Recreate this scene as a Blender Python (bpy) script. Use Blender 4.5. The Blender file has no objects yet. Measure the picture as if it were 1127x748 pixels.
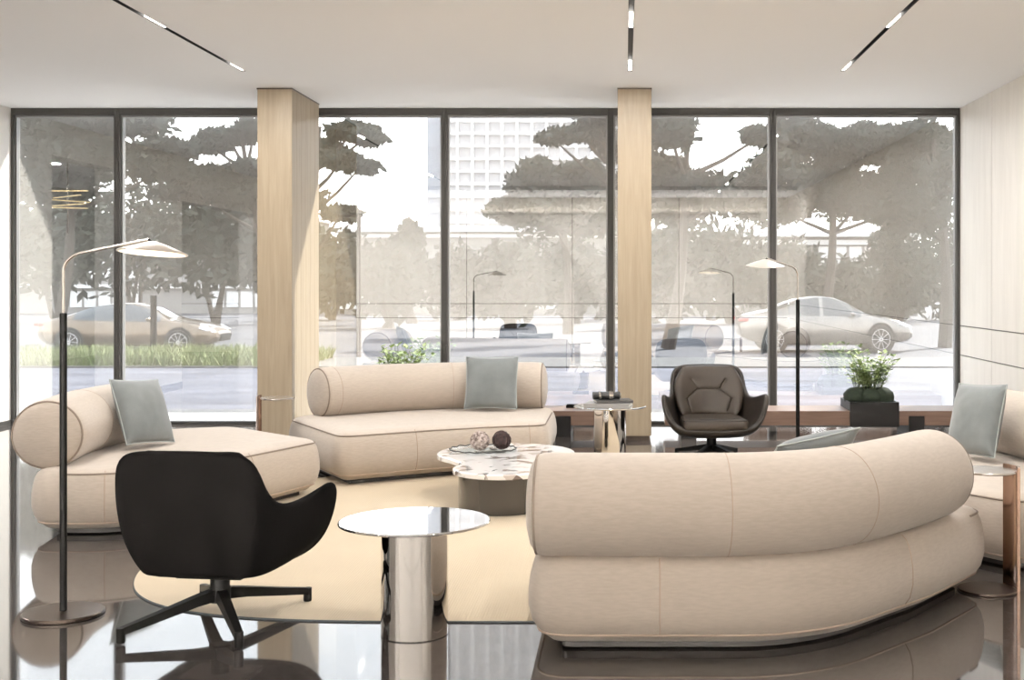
import bpy, bmesh, math, random
from mathutils import Vector, Matrix, noise
PI = math.pi
random.seed(7)
sc = bpy.context.scene
COL = sc.collection

# ------------------------------------------------------------------ materials
def mat(name, color=(.5,.5,.5), rough=.5, metal=0., ior=1.5, emit=None, estr=0., coat=0., sheen=0., spec=.5):
    m = bpy.data.materials.new(name); m.use_nodes = True
    b = m.node_tree.nodes['Principled BSDF']
    b.inputs['Base Color'].default_value = (*color, 1)
    b.inputs['Roughness'].default_value = rough
    b.inputs['Metallic'].default_value = metal
    b.inputs['IOR'].default_value = ior
    b.inputs['Coat Weight'].default_value = coat
    b.inputs['Sheen Weight'].default_value = sheen
    b.inputs['Specular IOR Level'].default_value = spec
    if emit:
        b.inputs['Emission Color'].default_value = (*emit, 1)
        b.inputs['Emission Strength'].default_value = estr
    return m
def nd(m, t, **kw):
    n = m.node_tree.nodes.new(t)
    for k, v in kw.items():
        if k in n.inputs: n.inputs[k].default_value = v
        else: setattr(n, k, v)
    return n
def lk(m, a, b): m.node_tree.links.new(a, b)
def ocoord(m, scale=(1,1,1), rot=(0,0,0)):
    tc = nd(m, 'ShaderNodeTexCoord'); mp = nd(m, 'ShaderNodeMapping')
    mp.inputs['Scale'].default_value = scale; mp.inputs['Rotation'].default_value = rot
    lk(m, tc.outputs['Object'], mp.inputs['Vector']); return mp.outputs['Vector']
def bsdf(m): return m.node_tree.nodes['Principled BSDF']
def ramp(m, fac, stops):
    r = nd(m, 'ShaderNodeValToRGB'); e = r.color_ramp.elements
    while len(e) < len(stops): e.new(.5)
    for k, (p, c) in enumerate(stops): e[k].position = p; e[k].color = (*c, 1)
    lk(m, fac, r.inputs['Fac']); return r.outputs['Color']
def bump(m, h, strength=.2, dist=.01):
    b = nd(m, 'ShaderNodeBump', Strength=strength, Distance=dist)
    lk(m, h, b.inputs['Height']); lk(m, b.outputs['Normal'], bsdf(m).inputs['Normal'])
def vary(m, c1, c2, scale, detail=4, stretch=(1,1,1), lo=.35, hi=.65, bmp=0, bscale=1, rot=(0,0,0), distortion=0):
    v = ocoord(m, stretch, rot)
    n = nd(m, 'ShaderNodeTexNoise', Scale=scale, Detail=detail, Distortion=distortion); lk(m, v, n.inputs['Vector'])
    lk(m, ramp(m, n.outputs['Fac'], [(lo, c1), (hi, c2)]), bsdf(m).inputs['Base Color'])
    if bmp:
        n2 = nd(m, 'ShaderNodeTexNoise', Scale=scale*bscale, Detail=3); lk(m, v, n2.inputs['Vector'])
        bump(m, n2.outputs['Fac'], bmp, .004)
    return m

M = {}
M['fabric'] = vary(mat('sofa_fabric', rough=.85, sheen=.25), (.43,.368,.308), (.47,.405,.342), 22, 5, (1,1,5), bmp=.3, bscale=14)
M['piping'] = mat('sofa_piping', (.22,.175,.14), .8)
M['seam'] = mat('sofa_seam', (.42,.33,.26), .8)
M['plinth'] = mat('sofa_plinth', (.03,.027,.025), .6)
M['cushion'] = vary(mat('cushion_fabric', rough=.75, sheen=.3), (.138,.153,.154), (.178,.195,.195), 6, 4, bmp=.25, bscale=25)
M['cushion_seam'] = mat('cushion_seam', (.38,.41,.40), .7)
M['leather'] = vary(mat('dark_leather', rough=.45, spec=.3), (.014,.0105,.008), (.021,.016,.0125), 5, 4, bmp=.15, bscale=40)
M['black_leather'] = vary(mat('black_leather', rough=.8, spec=.02), (.0018,.0016,.0015), (.003,.0027,.0026), 5, 4, bmp=.15, bscale=40)
M['leather_pad'] = vary(mat('brown_leather', rough=.42, spec=.3), (.030,.0225,.0165), (.042,.032,.024), 5, 4, bmp=.15, bscale=40)
M['black_metal'] = mat('black_metal', (.004,.0038,.0036), .4, 0., spec=.06)
M['bronze_dark'] = mat('dark_bronze', (.10,.078,.065), .3, .9)
M['bronze'] = mat('copper_bronze', (.36,.235,.175), .17, 1.)
M['nickel'] = mat('brushed_nickel', (.62,.58,.54), .25, 1.)
M['chrome'] = mat('polished_steel', (.72,.69,.66), .035, 1.)
M['mirror_top'] = mat('mirror_steel_top', (.88,.87,.86), .03, 1.)
M['smoked'] = mat('taupe_lacquer', (.034,.029,.024), .08, 0., coat=.6, ior=1.6)
M['black'] = mat('black_matte', (.012,.012,.012), .5)
M['frame'] = mat('window_frame_metal', (.05,.048,.045), .45, 0., spec=.2)
M['frame_light'] = mat('window_glazing_bead', (.28,.275,.27), .4, .6)
M['white'] = mat('white_paint', (.80,.79,.78), .6)
M['ceiling'] = mat('ceiling_paint', (.80,.79,.785), .75)
M['shade'] = mat('lamp_shade_metal', (.75,.70,.64), .3, .7)
M['glow'] = mat('lamp_glow', (1,.93,.82), .5, emit=(1,.90,.76), estr=1.3)
M['trackglow'] = mat('track_light_glow', (1,.97,.9), .5, emit=(1,.94,.86), estr=6)
M['gold'] = mat('gold_bar', (.8,.6,.3), .3, .8, emit=(1,.85,.55), estr=.9)
M['moss'] = vary(mat('dark_moss', rough=.9), (.006,.011,.005), (.014,.024,.010), 40, 4)
M['leaf'] = vary(mat('pale_leaf', rough=.45), (.24,.34,.12), (.48,.55,.28), 12, 2)
M['stem'] = mat('plant_stem', (.10,.13,.05), .6)
M['planter'] = mat('planter_black', (.010,.009,.0085), .4, 0., spec=.2)
M['pine'] = vary(mat('pine_needles', rough=.9, spec=.05), (.034,.038,.031), (.050,.055,.045), 1.5, 2)
M['bark'] = mat('pine_bark', (.07,.055,.045), .9)
M['bush'] = vary(mat('bush_leaves', rough=.9, spec=.05), (.036,.040,.033), (.052,.057,.046), 1.5, 2)
M['grass'] = vary(mat('grass_blades', rough=.6), (.10,.14,.035), (.22,.24,.085), .9, 3)
M['book'] = mat('book_cover_grey', (.22,.21,.20), .4)
M['book_dark'] = mat('book_cover_dark', (.05,.047,.045), .4)
M['pages'] = mat('book_pages', (.75,.72,.66), .8)
M['ball_light'] = vary(mat('pale_twig_ball', rough=.8), (.16,.115,.10), (.55,.47,.43), 55, 3, bmp=.8, bscale=1)
M['ball_dark'] = vary(mat('dark_twig_ball', rough=.8), (.012,.006,.006), (.055,.028,.025), 55, 3, bmp=.8, bscale=1)
M['car_paint'] = mat('champagne_car_paint', (.17,.122,.08), .25, .6, coat=.8)
M['car_silver'] = mat('silver_car_paint', (.22,.20,.18), .25, .6, coat=.8)
M['car_glass'] = mat('car_window_glass', (.03,.035,.04), .05, 0, coat=1)
M['tyre'] = mat('tyre_rubber', (.025,.025,.025), .8)
M['rim'] = mat('wheel_rim', (.55,.55,.56), .25, 1.)
M['headlight'] = mat('headlight_lens', (.8,.82,.85), .08, .3)
M['tail'] = mat('tail_light', (.35,.03,.03), .2)
M['tower_frame'] = mat('tower_white_frame', (.78,.75,.72), .7)
M['tower_glass'] = mat('tower_window', (.50,.48,.475), .4)
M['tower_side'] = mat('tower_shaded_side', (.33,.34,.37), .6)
M['low_wall'] = mat('low_building_wall', (.30,.28,.26), .8)
M['low_white'] = mat('low_building_white', (.80,.78,.75), .7)
M['asphalt'] = vary(mat('asphalt', rough=.9), (.06,.06,.07), (.09,.09,.10), 6, 4)
M['granite_dark'] = mat('dark_granite', (.075,.072,.07), .5)
M['kerb_white'] = mat('white_kerb', (.82,.81,.80), .7)
M['lobby'] = mat('lobby_grey_wall', (.5,.5,.48), .7)
M['lobby_dark'] = mat('lobby_dark_panel', (.045,.052,.050), .5)
M['plaster_left'] = mat('left_wall_plaster', (.72,.69,.65), .75)

# oak veneer (grain runs along Z)
def wood(name, c1, c2, scale, stretch, rough=.45):
    m = mat(name, rough=rough)
    v = ocoord(m, stretch)
    n = nd(m, 'ShaderNodeTexNoise', Scale=scale, Detail=6, Roughness=.6, Distortion=.6); lk(m, v, n.inputs['Vector'])
    lk(m, ramp(m, n.outputs['Fac'], [(.3, c1), (.7, c2)]), bsdf(m).inputs['Base Color'])
    bump(m, n.outputs['Fac'], .08, .002)
    return m
M['oak'] = wood('oak_veneer', (.30,.235,.158), (.385,.31,.215), 3, (9,9,.5))
M['oak_pale'] = wood('pale_oak_veneer', (.67,.63,.575), (.74,.70,.645), 2, (4,4,.5))
M['walnut'] = wood('walnut_bench', (.135,.08,.055), (.20,.125,.09), 4, (.6,8,8), .35)

# floor : dark polished stone with faint veins
m = M['floor'] = mat('polished_dark_stone', rough=.045, ior=2.3)
v = ocoord(m)
n1 = nd(m, 'ShaderNodeTexNoise', Scale=1.4, Detail=8, Roughness=.62, Distortion=1.2); lk(m, v, n1.inputs['Vector'])
n2 = nd(m, 'ShaderNodeTexNoise', Scale=26, Detail=5); lk(m, v, n2.inputs['Vector'])
c1 = ramp(m, n1.outputs['Fac'], [(.42, (.058,.050,.046)), (.495, (.066,.058,.053)), (.505, (.105,.094,.086)), (.52, (.062,.054,.050))])
c2 = ramp(m, n2.outputs['Fac'], [(.35, (.8,.8,.8)), (.7, (1.1,1.1,1.1))])
mx = nd(m, 'ShaderNodeMix', data_type='RGBA', blend_type='MULTIPLY'); mx.inputs[0].default_value = 1
lk(m, c1, mx.inputs[6]); lk(m, c2, mx.inputs[7]); lk(m, mx.outputs[2], bsdf(m).inputs['Base Color'])

# rug : woven sand
m = M['rug'] = mat('sand_rug', rough=.95, sheen=.3)
v = ocoord(m)
w = nd(m, 'ShaderNodeTexWave', Scale=26, Distortion=.6, Detail=2); lk(m, v, w.inputs['Vector'])
n1 = nd(m, 'ShaderNodeTexNoise', Scale=1.1, Detail=5); lk(m, v, n1.inputs['Vector'])
lk(m, ramp(m, n1.outputs['Fac'], [(.3, (.455,.362,.238)), (.7, (.52,.42,.283))]), bsdf(m).inputs['Base Color'])
bump(m, w.outputs['Fac'], .25, .004)
M['rug_edge'] = mat('rug_edge_shade', (.035,.045,.05), .7)  # edge colour holds the rug's shadow and its dark reflection in the floor

# white marble with taupe breccia
m = M['marble'] = mat('breccia_marble', rough=.05, coat=.6)
v = ocoord(m)
n1 = nd(m, 'ShaderNodeTexNoise', Scale=2.2, Detail=6, Distortion=1.0); lk(m, v, n1.inputs['Vector'])
mxv = nd(m, 'ShaderNodeMix', data_type='RGBA'); mxv.inputs[0].default_value = .15
lk(m, v, mxv.inputs[6]); lk(m, n1.outputs['Color'], mxv.inputs[7])
vo = nd(m, 'ShaderNodeTexVoronoi', Scale=13.); lk(m, mxv.outputs[2], vo.inputs['Vector'])
sp = nd(m, 'ShaderNodeSeparateColor'); lk(m, vo.outputs['Color'], sp.inputs[0])
pat = ramp(m, sp.outputs[0], [(.0, (.07,.05,.045)), (.28, (.30,.235,.205)), (.42, (.62,.56,.53)), (.5, (.90,.885,.87))])
n2 = nd(m, 'ShaderNodeTexNoise', Scale=3.4, Detail=3); lk(m, v, n2.inputs['Vector'])
msk = ramp(m, n2.outputs['Fac'], [(.47, (0,0,0)), (.53, (1,1,1))])
mx = nd(m, 'ShaderNodeMix', data_type='RGBA'); lk(m, msk, mx.inputs[0]); mx.inputs[6].default_value = (.90,.885,.87,1)
lk(m, pat, mx.inputs[7]); lk(m, mx.outputs[2], bsdf(m).inputs['Base Color'])

# banded lavender paving
m = M['paving'] = mat('banded_paving', rough=.7)
v = ocoord(m)
br = nd(m, 'ShaderNodeTexBrick', Scale=1.); br.inputs['Brick Width'].default_value = 1.2; br.inputs['Row Height'].default_value = .45
br.inputs['Mortar Size'].default_value = .012
br.inputs['Color1'].default_value = (.055,.056,.073,1); br.inputs['Color2'].default_value = (.095,.096,.12,1); br.inputs['Mortar'].default_value = (.07,.07,.09,1)
lk(m, v, br.inputs['Vector'])
n1 = nd(m, 'ShaderNodeTexNoise', Scale=.9, Detail=4); n1b = ocoord(m, (.3, 2.5, 1)); lk(m, n1b, n1.inputs['Vector'])
c2 = ramp(m, n1.outputs['Fac'], [(.35, (.6,.6,.65)), (.65, (1.15,1.15,1.15))])
mx = nd(m, 'ShaderNodeMix', data_type='RGBA', blend_type='MULTIPLY'); mx.inputs[0].default_value = 1
lk(m, br.outputs['Color'], mx.inputs[6]); lk(m, c2, mx.inputs[7]); lk(m, mx.outputs[2], bsdf(m).inputs['Base Color'])

def glass_mat(name, refl, tint=(1,1,1)):
    m = bpy.data.materials.new(name); m.use_nodes = True
    nt = m.node_tree; nt.nodes.clear()
    o = nt.nodes.new('ShaderNodeOutputMaterial'); t = nt.nodes.new('ShaderNodeBsdfTransparent'); g = nt.nodes.new('ShaderNodeBsdfGlossy')
    mx = nt.nodes.new('ShaderNodeMixShader'); mx.inputs[0].default_value = refl
    g.inputs['Roughness'].default_value = 0; t.inputs['Color'].default_value = (*tint, 1)
    nt.links.new(t.outputs[0], mx.inputs[1]); nt.links.new(g.outputs[0], mx.inputs[2]); nt.links.new(mx.outputs[0], o.inputs[0])
    return m
M['glass'] = glass_mat('coated_window_glass', .36, (.98,.99,.99))
M['clear_glass'] = glass_mat('clear_glass', .06, (.93,.95,.95))

# ------------------------------------------------------------------ mesh helpers
def new(): return bmesh.new()
def link(name, bm, m, parent=None, smooth=True, sharp=40):
    bmesh.ops.recalc_face_normals(bm, faces=bm.faces)
    me = bpy.data.meshes.new(name); bm.to_mesh(me); bm.free()
    mats = m if isinstance(m, (list, tuple)) else [m]
    for k in mats: me.materials.append(k)
    if smooth:
        me.polygons.foreach_set('use_smooth', [True]*len(me.polygons))
        me.set_sharp_from_angle(angle=math.radians(sharp))
        for p in me.polygons:                       # level faces stay flat so that polished tops mirror cleanly
            if abs(p.normal.z) > .99999: p.use_smooth = False
    o = bpy.data.objects.new(name, me); COL.objects.link(o)
    if parent: o.parent = parent
    return o
def thing(name, label, cat, loc=(0,0,0), rotz=0, group=None):
    o = bpy.data.objects.new(name, None); COL.objects.link(o); o.empty_display_size = .1
    o.location = loc; o.rotation_euler = (0,0,rotz); o['label'] = label; o['category'] = cat
    if group: o['group'] = group
    return o
def tag(o, label, cat, group=None, kind=None):
    o['label'] = label; o['category'] = cat
    if group: o['group'] = group
    if kind: o['kind'] = kind
    return o
def struct(o): o['kind'] = 'structure'; return o
def copy_tree(o, parent=None):
    c = o.copy(); COL.objects.link(c)
    if parent: c.parent = parent
    for ch in list(o.children): copy_tree(ch, c)
    return c
def dup(o, loc, rotz, label):
    c = copy_tree(o); c.location = loc; c.rotation_euler = (0,0,rotz); c['label'] = label; return c

def box(bm, x0, x1, y0, y1, z0, z1, mi=0, bev=0):
    r = bmesh.ops.create_cube(bm, size=1); vs = r['verts']
    for v in vs:
        v.co = Vector((x0+(v.co.x+.5)*(x1-x0), y0+(v.co.y+.5)*(y1-y0), z0+(v.co.z+.5)*(z1-z0)))
    fs = set(f for v in vs for f in v.link_faces)
    for f in fs: f.material_index = mi
    if bev:
        es = set(e for v in vs for e in v.link_edges)
        bmesh.ops.bevel(bm, geom=list(es), offset=bev, segments=2, affect='EDGES', profile=.5)
def lathe(bm, prof, cx=0, cy=0, seg=48, mi=0):
    rings = []
    for r, z in prof:
        if r < 1e-6: rings.append([bm.verts.new((cx,cy,z))])
        else: rings.append([bm.verts.new((cx+r*math.cos(2*PI*k/seg), cy+r*math.sin(2*PI*k/seg), z)) for k in range(seg)])
    for a, b in zip(rings, rings[1:]):
        for k in range(seg):
            k2 = (k+1) % seg
            if len(a) == 1 and len(b) == 1: continue
            if len(a) == 1: f = bm.faces.new((a[0], b[k], b[k2]))
            elif len(b) == 1: f = bm.faces.new((a[k], a[k2], b[0]))
            else: f = bm.faces.new((a[k], a[k2], b[k2], b[k]))
            f.material_index = mi
def frames(pts, closed=False):
    n = len(pts); out = []; ref = None
    for i in range(n):
        if closed: t = pts[(i+1) % n] - pts[i-1]
        else: t = pts[min(i+1, n-1)] - pts[max(i-1, 0)]
        t.normalize()
        if ref is None:
            ref = Vector((0,0,1)) if abs(t.z) < .9 else Vector((1,0,0))
        nrm = (ref - t*ref.dot(t)).normalized(); ref = nrm
        out.append((t, nrm, t.cross(nrm)))
    return out
def tube(bm, pts, rad, seg=10, closed=False, caps=True, mi=0):
    pts = [Vector(p) for p in pts]; fr = frames(pts, closed); n = len(pts)
    rr = rad if isinstance(rad, (list, tuple)) else [rad]*n
    rings = []
    for p, (t, a, b), r in zip(pts, fr, rr):
        rings.append([bm.verts.new(p + (a*math.cos(2*PI*k/seg) + b*math.sin(2*PI*k/seg))*r) for k in range(seg)])
    for i in range(n if closed else n-1):
        A, B = rings[i], rings[(i+1) % n]
        for k in range(seg):
            f = bm.faces.new((A[k], A[(k+1) % seg], B[(k+1) % seg], B[k])); f.material_index = mi
    if caps and not closed:
        bm.faces.new(rings[0][::-1]).material_index = mi; bm.faces.new(rings[-1]).material_index = mi
    return rings
def spline(pts, n, closed=False):
    pts = [Vector(p) for p in pts]; N = len(pts); out = []
    segs = N if closed else N-1
    for i in range(segs):
        g = lambda k: pts[k % N] if closed else pts[max(0, min(N-1, k))]
        p0, p1, p2, p3 = g(i-1), g(i), g(i+1), g(i+2)
        if not closed:
            if i == 0: p0 = p1*2 - p2
            if i == N-2: p3 = p2*2 - p1
        for k in range(n):
            t = k/n
            out.append(.5*((2*p1) + (p2-p0)*t + (2*p0-5*p1+4*p2-p3)*t*t + (3*p1-p0-3*p2+p3)*t**3))
    if not closed: out.append(pts[-1].copy())
    return out
def resample(pts, step, closed=False):
    pts = [Vector(p) for p in pts]
    if closed: pts = pts + [pts[0]]
    L = [0]
    for a, b in zip(pts, pts[1:]): L.append(L[-1] + (b-a).length)
    n = max(4, int(round(L[-1]/step))); out = []; j = 0
    for k in range(n if closed else n+1):
        s = L[-1]*k/n
        while j < len(L)-2 and L[j+1] < s: j += 1
        d = L[j+1]-L[j]; t = (s-L[j])/d if d > 1e-9 else 0
        out.append(pts[j].lerp(pts[j+1], t))
    return out
def round_poly(pts, r):
    pts = [Vector((p[0], p[1])) for p in pts]; n = len(pts); out = []
    for i in range(n):
        p, a, b = pts[i], pts[i-1], pts[(i+1) % n]
        u, w = (a-p).normalized(), (b-p).normalized()
        ri = r[i] if isinstance(r, (list, tuple)) else r
        ang = u.angle(w); d = min(ri/math.tan(ang/2), .48*(a-p).length, .48*(b-p).length)
        s, e = p+u*d, p+w*d
        for k in range(13):
            t = k/12; out.append((1-t)**2*s + 2*t*(1-t)*p + t*t*e)
    return out
def offset(poly, d):
    n = len(poly); area = sum(poly[i-1].x*poly[i].y - poly[i].x*poly[i-1].y for i in range(n))
    sg = 1 if area > 0 else -1; out = []
    for i in range(n):
        t = (poly[(i+1) % n] - poly[i-1]); t.normalize()
        out.append(poly[i] + Vector((-t.y, t.x))*d*sg)
    return out

# camera geometry : level camera at the origin of the plan, 1.5 m up, looking along +Y
F = 1390.0; PX, PY = 688.0, 311.0; CH = 1.5
D = 13.45                      # window plane
XL, XR = -6.51, 3.55           # side walls
YB = -.6                       # wall behind the camera
H = 3.35
def at(x, y, Y):               # plan helper: photo measurement -> metres
    return Vector(((x-PX)*Y/F, Y, CH-(y-PY)*Y/F))

# ------------------------------------------------------------------ room shell
bm = new(); box(bm, -11.2, XR+.3, YB-.3, D+.12, -.25, 0)
struct(link('floor', bm, M['floor'], smooth=False))

TRX = [(-3.34, 'left'), (.042, 'middle'), (1.905, 'right')]; TW = .02; TY = 11.06; TY0 = 1.2
bm = new()
xs = [-11.2] + [v for t, _ in TRX for v in (t-TW, t+TW)] + [XR+.3]
for k in range(0, len(xs), 2): box(bm, xs[k], xs[k+1], YB-.3, D+.3, H, H+.25)
for t, _ in TRX:
    box(bm, t-TW, t+TW, TY, D+.3, H, H+.25); box(bm, t-TW, t+TW, YB-.3, TY0, H, H+.25); box(bm, t-TW, t+TW, TY0, TY, H+.06, H+.25)
struct(link('ceiling', bm, M['ceiling'], smooth=False))

def grooved_wall(name, m, axis, c, thick, a0, a1, z0, z1, vg, hg, g=.006, holes=()):
    """wall of separate panels with shadow gaps on a dark backing. axis 'x': wall plane X=c, runs along Y."""
    bm = new()
    va = [a0] + [v for q in sorted(vg) for v in (q-g, q+g)] + [a1]
    ha = [z0] + [v for q in hg for v in (q-g, q+g)] + [z1]
    s = 1 if thick > 0 else -1
    for i in range(0, len(va), 2):
        for j in range(0, len(ha), 2):
            if axis == 'x': box(bm, *sorted((c, c+s*.02)), va[i], va[i+1], ha[j], ha[j+1])
            else: box(bm, va[i], va[i+1], *sorted((c, c+s*.02)), ha[j], ha[j+1])
    if axis == 'x': box(bm, *sorted((c+s*.02, c+thick)), a0, a1, z0, z1, 1)
    else: box(bm, a0, a1, *sorted((c+s*.02, c+thick)), z0, z1, 1)
    return struct(link(name, bm, [m, M['bronze_dark']], smooth=False))
grooved_wall('wall_right', M['oak_pale'], 'x', XR, .3, YB, D+.1, 0, H, [12.24, 10.5, 8.76, 7.02, 5.28, 3.54, 1.8], [.735, 1.045])
grooved_wall('wall_back', M['oak_pale'], 'y', YB, -.3, -11.2, XR, 0, H, [-8.0,-5.78,-3.45,-1.15,1.17,3.3], [.735, 1.045])
bm = new(); box(bm, XL-.25, XL, 12.55, D+.1, 0, H); box(bm, XL-.25, XL, 10.8, 12.55, 2.95, H)
box(bm, XL-.25, XL, 8.35, 10.8, 0, H); box(bm, XL-.25, XL, 4.8, 8.35, 2.7, H); box(bm, XL-.25, XL, YB, 4.8, 0, H)
struct(link('wall_left', bm, M['plaster_left'], smooth=False))
bm = new(); box(bm, -11.2, -11.0, YB, D, 0, H); box(bm, -11.0, XL-.25, D-.1, D+.1, 0, H)
struct(link('wall_lobby', bm, M['lobby'], smooth=False))
bm = new(); box(bm, -10.98, -10.9, 3.2, 7.9, 0, 2.75)
struct(link('trim_1', bm, M['lobby_dark'], smooth=False))
bm = new(); box(bm, XL, XL+.012, 12.55, D-.07, 0, .05); box(bm, XL, XL+.012, 8.35, 10.8, 0, .05)
struct(link('foot_shadow_left', bm, M['frame'], smooth=False))  # dark strip stands in for the shadow line at the wall's foot

# windows : six floor to ceiling panes
WX = [XL, -5.385, -3.66, -1.916, -.155, 1.567, XR]
for k in range(6):
    a, b = WX[k], WX[k+1]; fw = .032
    bm = new(); y0, y1 = D-.07, D+.07
    box(bm, a, a+fw, y0, y1, 0, H, bev=.003); box(bm, b-fw, b, y0, y1, 0, H, bev=.003)
    box(bm, a+fw, b-fw, y0, y1, H-.075, H, bev=.003); box(bm, a+fw, b-fw, y0, y1, 0, .03, bev=.003)
    g = .016
    for (p, q, r, s) in ((a+fw, a+fw+g, .03, H-.075), (b-fw-g, b-fw, .03, H-.075)): box(bm, p, q, D-.035, D+.035, r, s, 1)
    box(bm, a+fw+g, b-fw-g, D-.035, D+.035, H-.091, H-.075, 1)
    w_ = struct(link('window_%d' % (k+1), bm, [M['frame'], M['frame_light']], smooth=False))
    bm = new(); box(bm, a+fw+g, b-fw-g, D-.006, D+.006, .03, H-.091)
    link('glass_pane', bm, M['glass'], w_, smooth=False)['kind'] = 'structure'

# oak clad columns standing just inside the glass
for k, (x0, x1) in enumerate(((-3.496, -3.166), (-.07, .25))):
    bm = new(); y0, y1 = 12.0, 13.06
    box(bm, x0+.004, x1-.004, y0, y0+.02, .045, H-.012); box(bm, x0+.004, x1-.004, y1-.02, y1, .045, H-.012)
    for xa, xb in ((x0, x0+.02), (x1-.02, x1)):
        for q in range(6):
            w = (y1-y0-.008)/6; box(bm, xa, xb, y0+.004+q*w+.002, y0+.004+(q+1)*w-.002, .045, H-.012, 2)
    box(bm, x0+.02, x1-.02, y0+.02, y1-.02, 0, H, 1); box(bm, x0-.004, x1+.004, y0-.004, y1+.004, H-.014, H, 1)
    struct(link('column', bm, [M['oak'], M['bronze_dark'], M['oak']], smooth=False))

# recessed ceiling track lights : black slots with short lit stretches
SEG = [(10.73, 11.05), (8.81, 9.19), (6.89, 7.27), (4.97, 5.35), (3.05, 3.43), (1.21, 1.51)]
def area(name, loc, sx, sy, power, color=(1,.975,.95), rot=(0,0,0), spread=PI):
    l = bpy.data.lights.new(name, 'AREA'); l.shape = 'RECTANGLE'; l.size = sx; l.size_y = sy; l.energy = power; l.color = color; l.spread = spread
    o = bpy.data.objects.new(name, l); COL.objects.link(o); o.location = loc; o.rotation_euler = rot; return o
TRACK_P = 38; WASH_P = 600; UP_P = 260; LOBBY_P = 220
for t, pos in TRX:
    th = thing('track_light', {'left': 'recessed black ceiling light slot on the left, running towards the wide oak column',
        'middle': 'recessed black ceiling light slot in the middle, above the narrow oak column',
        'right': 'recessed black ceiling light slot on the right, between middle slot and panelled wall'}[pos], 'ceiling light', (t, 0, H), 0, 'linear slots in the ceiling')
    bm = new(); box(bm, -TW, TW, TY0, TY, .045, .06)
    box(bm, -TW, -TW+.004, TY0, TY, 0, .045); box(bm, TW-.004, TW, TY0, TY, 0, .045); box(bm, -TW+.004, TW-.004, TY-.004, TY, 0, .045)
    link('channel', bm, M['black'], th, False)
    for a, b in SEG:
        bm = new(); box(bm, -TW+.005, TW-.005, a, b-.005, .006, .04)
        link('light_strip', bm, M['trackglow'], th, False)
        area('track_lamp', (t, (a+b)/2, H-.004), .03, b-a-.02, TRACK_P*(1 if a > 6 else .55 if a > 4.5 else .2 if a > 3 else .04))
# added fill lights : a back wall wash, a ceiling wash, lobby fills
WY = 2.6
th = thing('wall_fill_light', 'long baffled fill light added to brighten the panelled wall behind the viewer', 'ceiling light', (0, WY, H))  # added out of view to brighten the back wall mirrored in the glass
bm = new(); box(bm, -6.3, 3.3, .05, .06, -.075, -.001); box(bm, -6.3, 3.3, -.05, .05, -.02, -.001); link('baffle', bm, M['ceiling'], th, False)
bm = new(); box(bm, -6.2, 3.2, .0, .04, -.05, -.021); link('light_strip', bm, M['trackglow'], th, False)
for k in range(8): area('wall_fill_area', (-5.65+k*1.2, WY-.03, H-.06), .9, .05, WASH_P*(1.5,1.1,.85,.75,.75,.85,1.1,1.5)[k], (1,.985,.97), rot=(math.radians(-54),0,0), spread=math.radians(78))
th = thing('ceiling_fill_light', 'slim pale ledge added behind the viewer, throwing fill light on the ceiling', 'fill light', (0, YB+.002, 3.0))  # added out of view as fill for the ceiling
bm = new(); box(bm, -6.3, 3.3, 0, .11, 0, .015); box(bm, -6.3, 3.3, .11, .12, .015, .05); link('ledge', bm, M['oak_pale'], th, False)
bm = new(); box(bm, -6.2, 3.2, .02, .04, .015, .025); link('light_strip', bm, M['trackglow'], th, False)
for k in range(8): area('ceiling_fill_area', (-5.65+k*1.2, YB+.05, 3.045), 1.0, .05, UP_P, (1,.985,.97), rot=(math.radians(90+24),0,0), spread=math.radians(46))
for k in range(3):
    x, y = -8.8, 4.0+k*3.4
    th = thing('lobby_fill_light', 'round fill light added on the side lobby ceiling, out of direct view', 'ceiling light', (x, y, H), 0, 'added lobby fill lights')  # added to lift the lobby walls seen mirrored in the left panes
    bm = new(); lathe(bm, [(.07,-.012),(.09,-.012),(.09,-.001),(.07,-.001),(.07,-.012)], 0, 0, 32); link('ring', bm, M['white'], th)
    bm = new(); lathe(bm, [(0,-.006),(.068,-.006),(.068,-.002),(0,-.002)], 0, 0, 32); link('light_disc', bm, M['trackglow'], th)
    area('lobby_fill_area', (x, y, H-.016), .12, .12, LOBBY_P)

# ------------------------------------------------------------------ rug
bm = new(); N = 160; cx, cy, ra, rb, pw = -.45, 7.86, 2.13, 2.29, 4.0
def sup(s):
    out = []
    for k in range(N):
        t = 2*PI*k/N; c, s_ = math.cos(t), math.sin(t)
        out.append(Vector((math.copysign(abs(c)**(2/pw), c)*(ra-s), math.copysign(abs(s_)**(2/pw), s_)*(rb-s))))
    return out
RT = .008
rings = [[bm.verts.new((p.x, p.y, z)) for p in sup(s)] for s, z in ((.0, .0005), (.0, .005), (.004, RT))]
for i, (A, B) in enumerate(zip(rings, rings[1:])):
    for k in range(N): bm.faces.new((A[k], A[(k+1) % N], B[(k+1) % N], B[k])).material_index = 1
bm.faces.new(rings[-1]); bm.faces.new(rings[0][::-1]).material_index = 1
o = link('area_rug', bm, [M['rug'], M['rug_edge']], None, True, 30); o.location = (cx, cy, 0)
tag(o, 'large rounded sand coloured rug with shadow-dark edge under the seating', 'rug')

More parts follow.
